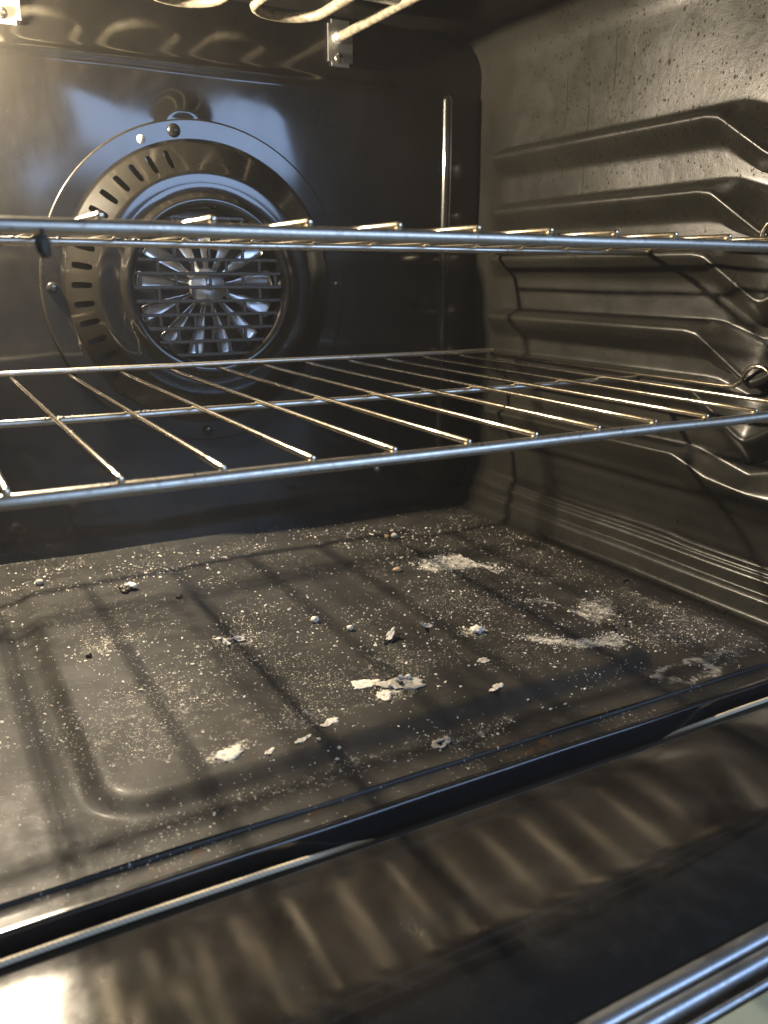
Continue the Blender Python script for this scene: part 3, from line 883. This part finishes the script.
tag(flake('oval_flake', 0.2165, 0.3915, 0.0055, 0.0048, 1.0, 0.0010, 0.0008, M_ASH, 82, (0, 0), 0.18), 'small white oval flake just in front of the large oval flake', 'ash flake', G)
lf = thing('lumpy_flake', 'lumpy grey and white ash flake beside the oval flakes', 'ash flake', G, (0.2335, 0.3990, fz(0.2335, 0.399)))
q = flake('ash_sheet', 0.2335, 0.399, 0.0135, 0.0078, -0.15, 0.0012, 0.0006, M_ASHG, 83); q.location = (0, 0, 0); q.parent = lf
for i in range(7):
    q = pebble('ash_lump', 0.2335, 0.399, (random.uniform(.0012, .0026), random.uniform(.0012, .0024), .0014), M_ASH if i != 2 else M_CHAR, 90+i, 2, 0.5)
    q.location = (random.uniform(-.010, .008), random.uniform(-.003, .006), 0.0006); q.parent = lf
tag(flake('pale_flake', 0.2936, 0.4012, 0.0048, 0.0030, 0.3, 0.0008, 0.0004, M_ASHG, 84, (0, 0), 0.2), 'thin grey flake lying between the ash clump and the panel front edge', 'ash flake', G)
tag(flake('pale_flake', 0.2797, 0.3681, 0.0060, 0.0026, 0.35, 0.0010, 0.0004, M_ASH, 85), 'bright white flake on the front edge of the panel, right of centre', 'ash flake', G)
tag(flake('pale_flake', 0.1180, 0.3777, 0.0085, 0.0046, 0.25, 0.0016, 0.0004, M_ASH, 86), 'thick white ash flake on the front left edge of the panel', 'ash flake', G)
tag(flake('pale_flake', 0.1364, 0.3687, 0.0030, 0.0018, 0.4, 0.0010, 0.0003, M_ASH, 87), 'tiny white flake right beside the thick front left ash flake', 'ash flake', G)
tag(flake('pale_flake', 0.1561, 0.3705, 0.0052, 0.0016, 0.4, 0.0008, 0.0003, M_ASH, 88), 'narrow white sliver lying along the front edge of the panel', 'ash flake', G)
tag(flake('pale_flake', 0.1757, 0.3791, 0.0056, 0.0028, 0.2, 0.0012, 0.0004, M_ASH, 89), 'white crumbly flake near the front edge, left of the oval flakes', 'ash flake', G)
tag(flake('ring_crumb', 0.2248, 0.3429, 0.0062, 0.0040, 0.1, 0.0022, 0.0004, M_ASHG, 91, (0, 0), 0.42), 'ring-shaped grey crumb on the floor margin in front of the panel', 'crumb', G)
tag(flake('charred_flake', 0.4131, 0.4160, 0.0085, 0.0048, 0.6, 0.0020, 0.0016, M_CHAR, 93, (0.2, 0.1)), 'black charred flake at the right edge of the raised panel', 'charred flake', G)
tag(pebble('crumb', 0.4290, 0.4150, (.0022, .002, .0018), M_CHAR, 31.0), 'tiny black crumb right of the charred flake', 'crumb', G)
tag(pebble('crumb', 0.3660, 0.6578, (.0028, .0026, .0026), M_TAN, 33.0), 'small tan crumb, left of two touching crumbs at the back of the floor', 'crumb', G)
tag(pebble('crumb', 0.3712, 0.6525, (.0042, .0034, .0034), M_ASHG, 35.0), 'pale crumb, right and larger of two touching crumbs at the back', 'crumb', G)
tag(pebble('crumb', 0.3293, 0.5743, (.0046, .0028, .0026), M_TAN, 37.0), 'orange-tan oblong crumb left of the white powder patch', 'crumb', G)
tag(pebble('crumb', 0.1556, 0.6030, (.0028, .0022, .0018), M_CHAR, 39.0), 'dark brown crumb in front of the burnt crumb cluster', 'crumb', G)
tag(pebble('crumb', 0.4950, 0.4830, (.0034, .002, .0016), M_CHAR, 41.0), 'black crumb at the foot of the right wall', 'crumb', G)
tag(pebble('crumb', 0.0760, 0.5300, (.0026, .002, .0018), M_CHAR, 43.0), 'small black crumb near the left edge of the raised panel', 'crumb', G)

# powder patch of flaky ash, its own raised bits; plus the sprinkled specks: uncountable
parts = []
OCT_V = [Vector(v) for v in ((1, 0, 0), (-1, 0, 0), (0, 1, 0), (0, -1, 0), (0, 0, 1), (0, 0, -1))]
OCT_F = [(0, 2, 4), (2, 1, 4), (1, 3, 4), (3, 0, 4), (2, 0, 5), (1, 2, 5), (3, 1, 5), (0, 3, 5)]
def speck(x, y, s):
    z = fz(x, y)
    R = Matrix.Rotation(random.uniform(0, 6.28), 3, 'Z') @ Matrix.Rotation(random.uniform(-.6, .6), 3, 'X')
    sc = (s*random.uniform(.6, 1.5), s*random.uniform(.6, 1.2), s*random.uniform(.35, .8))
    return [R @ Vector((v.x*sc[0], v.y*sc[1], v.z*sc[2])) + Vector((x, y, z+sc[2]*0.45)) for v in OCT_V], OCT_F
for i in range(9000):
    x = random.uniform(-0.01, 0.50); y = random.uniform(0.335, 0.75)
    dn = 0.42+1.3*noise.noise(Vector((x*9, y*9, 3)))+0.7*noise.noise(Vector((x*34, y*34, 8)))
    if y > 0.70: dn *= 0.4
    if y < 0.366: dn *= 0.45
    if random.random() > dn: continue
    parts.append(speck(x, y, min(0.0013, 0.00030*math.exp(abs(random.gauss(0, 0.70))))))
for cx, cyy, rx, ry, an, am in POWDER_AND_GLOW:  # specks thicken over the powder and over the painted light pool
    for i in range(int(70*am)):
        a = random.uniform(0, 6.28); r = math.sqrt(random.random())*1.15
        u, v = rx*r*math.cos(a), ry*r*math.sin(a)
        parts.append(speck(cx+u*math.cos(an)-v*math.sin(an), cyy+u*math.sin(an)+v*math.cos(an), random.uniform(.0003, .0008)))
for i in range(150):    # flaky rim of the big patch at the back
    a = random.uniform(0, 6.28); r = random.uniform(0.3, 1.05)
    parts.append(speck(0.388+0.042*r*math.cos(a), 0.569+0.022*r*math.sin(a)-0.008*math.cos(a), random.uniform(.0005, .0016)))
V, F = join_geo(parts)
sp = mesh_obj('ash_specks', V, F, M_ASH, None, False)
sp['kind'] = 'stuff'; sp['label'] = 'white ash specks and powder sprinkled over the oven floor'; sp['category'] = 'ash'

lump = pebble('burnt_lump', 0.0300, 0.3222, (.0030, .0026, .0052), M_CRUST, 55.0, 3, 0.45)
lump.location = (0.0448, 0.3235, 0.0045)
tag(lump, 'dark burnt lump stuck to the front bar of the upper rack at left', 'burnt lump')

# ------------------------------------------------------------------ added thin volume, imitates the lens glare round the lamp
V, F = box_geo((0.25, 0.25, -0.05), (1.5, 1.5, 1.3))
hz = mesh_obj('glare_haze', V, F, None, None, False)
bm = bmesh.new(); bm.from_mesh(hz.data); bmesh.ops.recalc_face_normals(bm, faces=bm.faces); bm.to_mesh(hz.data); bm.free()
hm = bpy.data.materials.new('lens_glare_volume'); hm.use_nodes = True
nt = hm.node_tree; nt.nodes.clear()
o_ = nt.nodes.new('ShaderNodeOutputMaterial'); pv = nt.nodes.new('ShaderNodeVolumePrincipled')
pv.inputs['Density'].default_value = 0.019
pv.inputs['Color'].default_value = (0.95, 0.95, 0.95, 1)
pv.inputs['Anisotropy'].default_value = 0.0
nt.links.new(pv.outputs[0], o_.inputs['Volume'])
hz.data.materials.append(hm)
hz['kind'] = 'stuff'
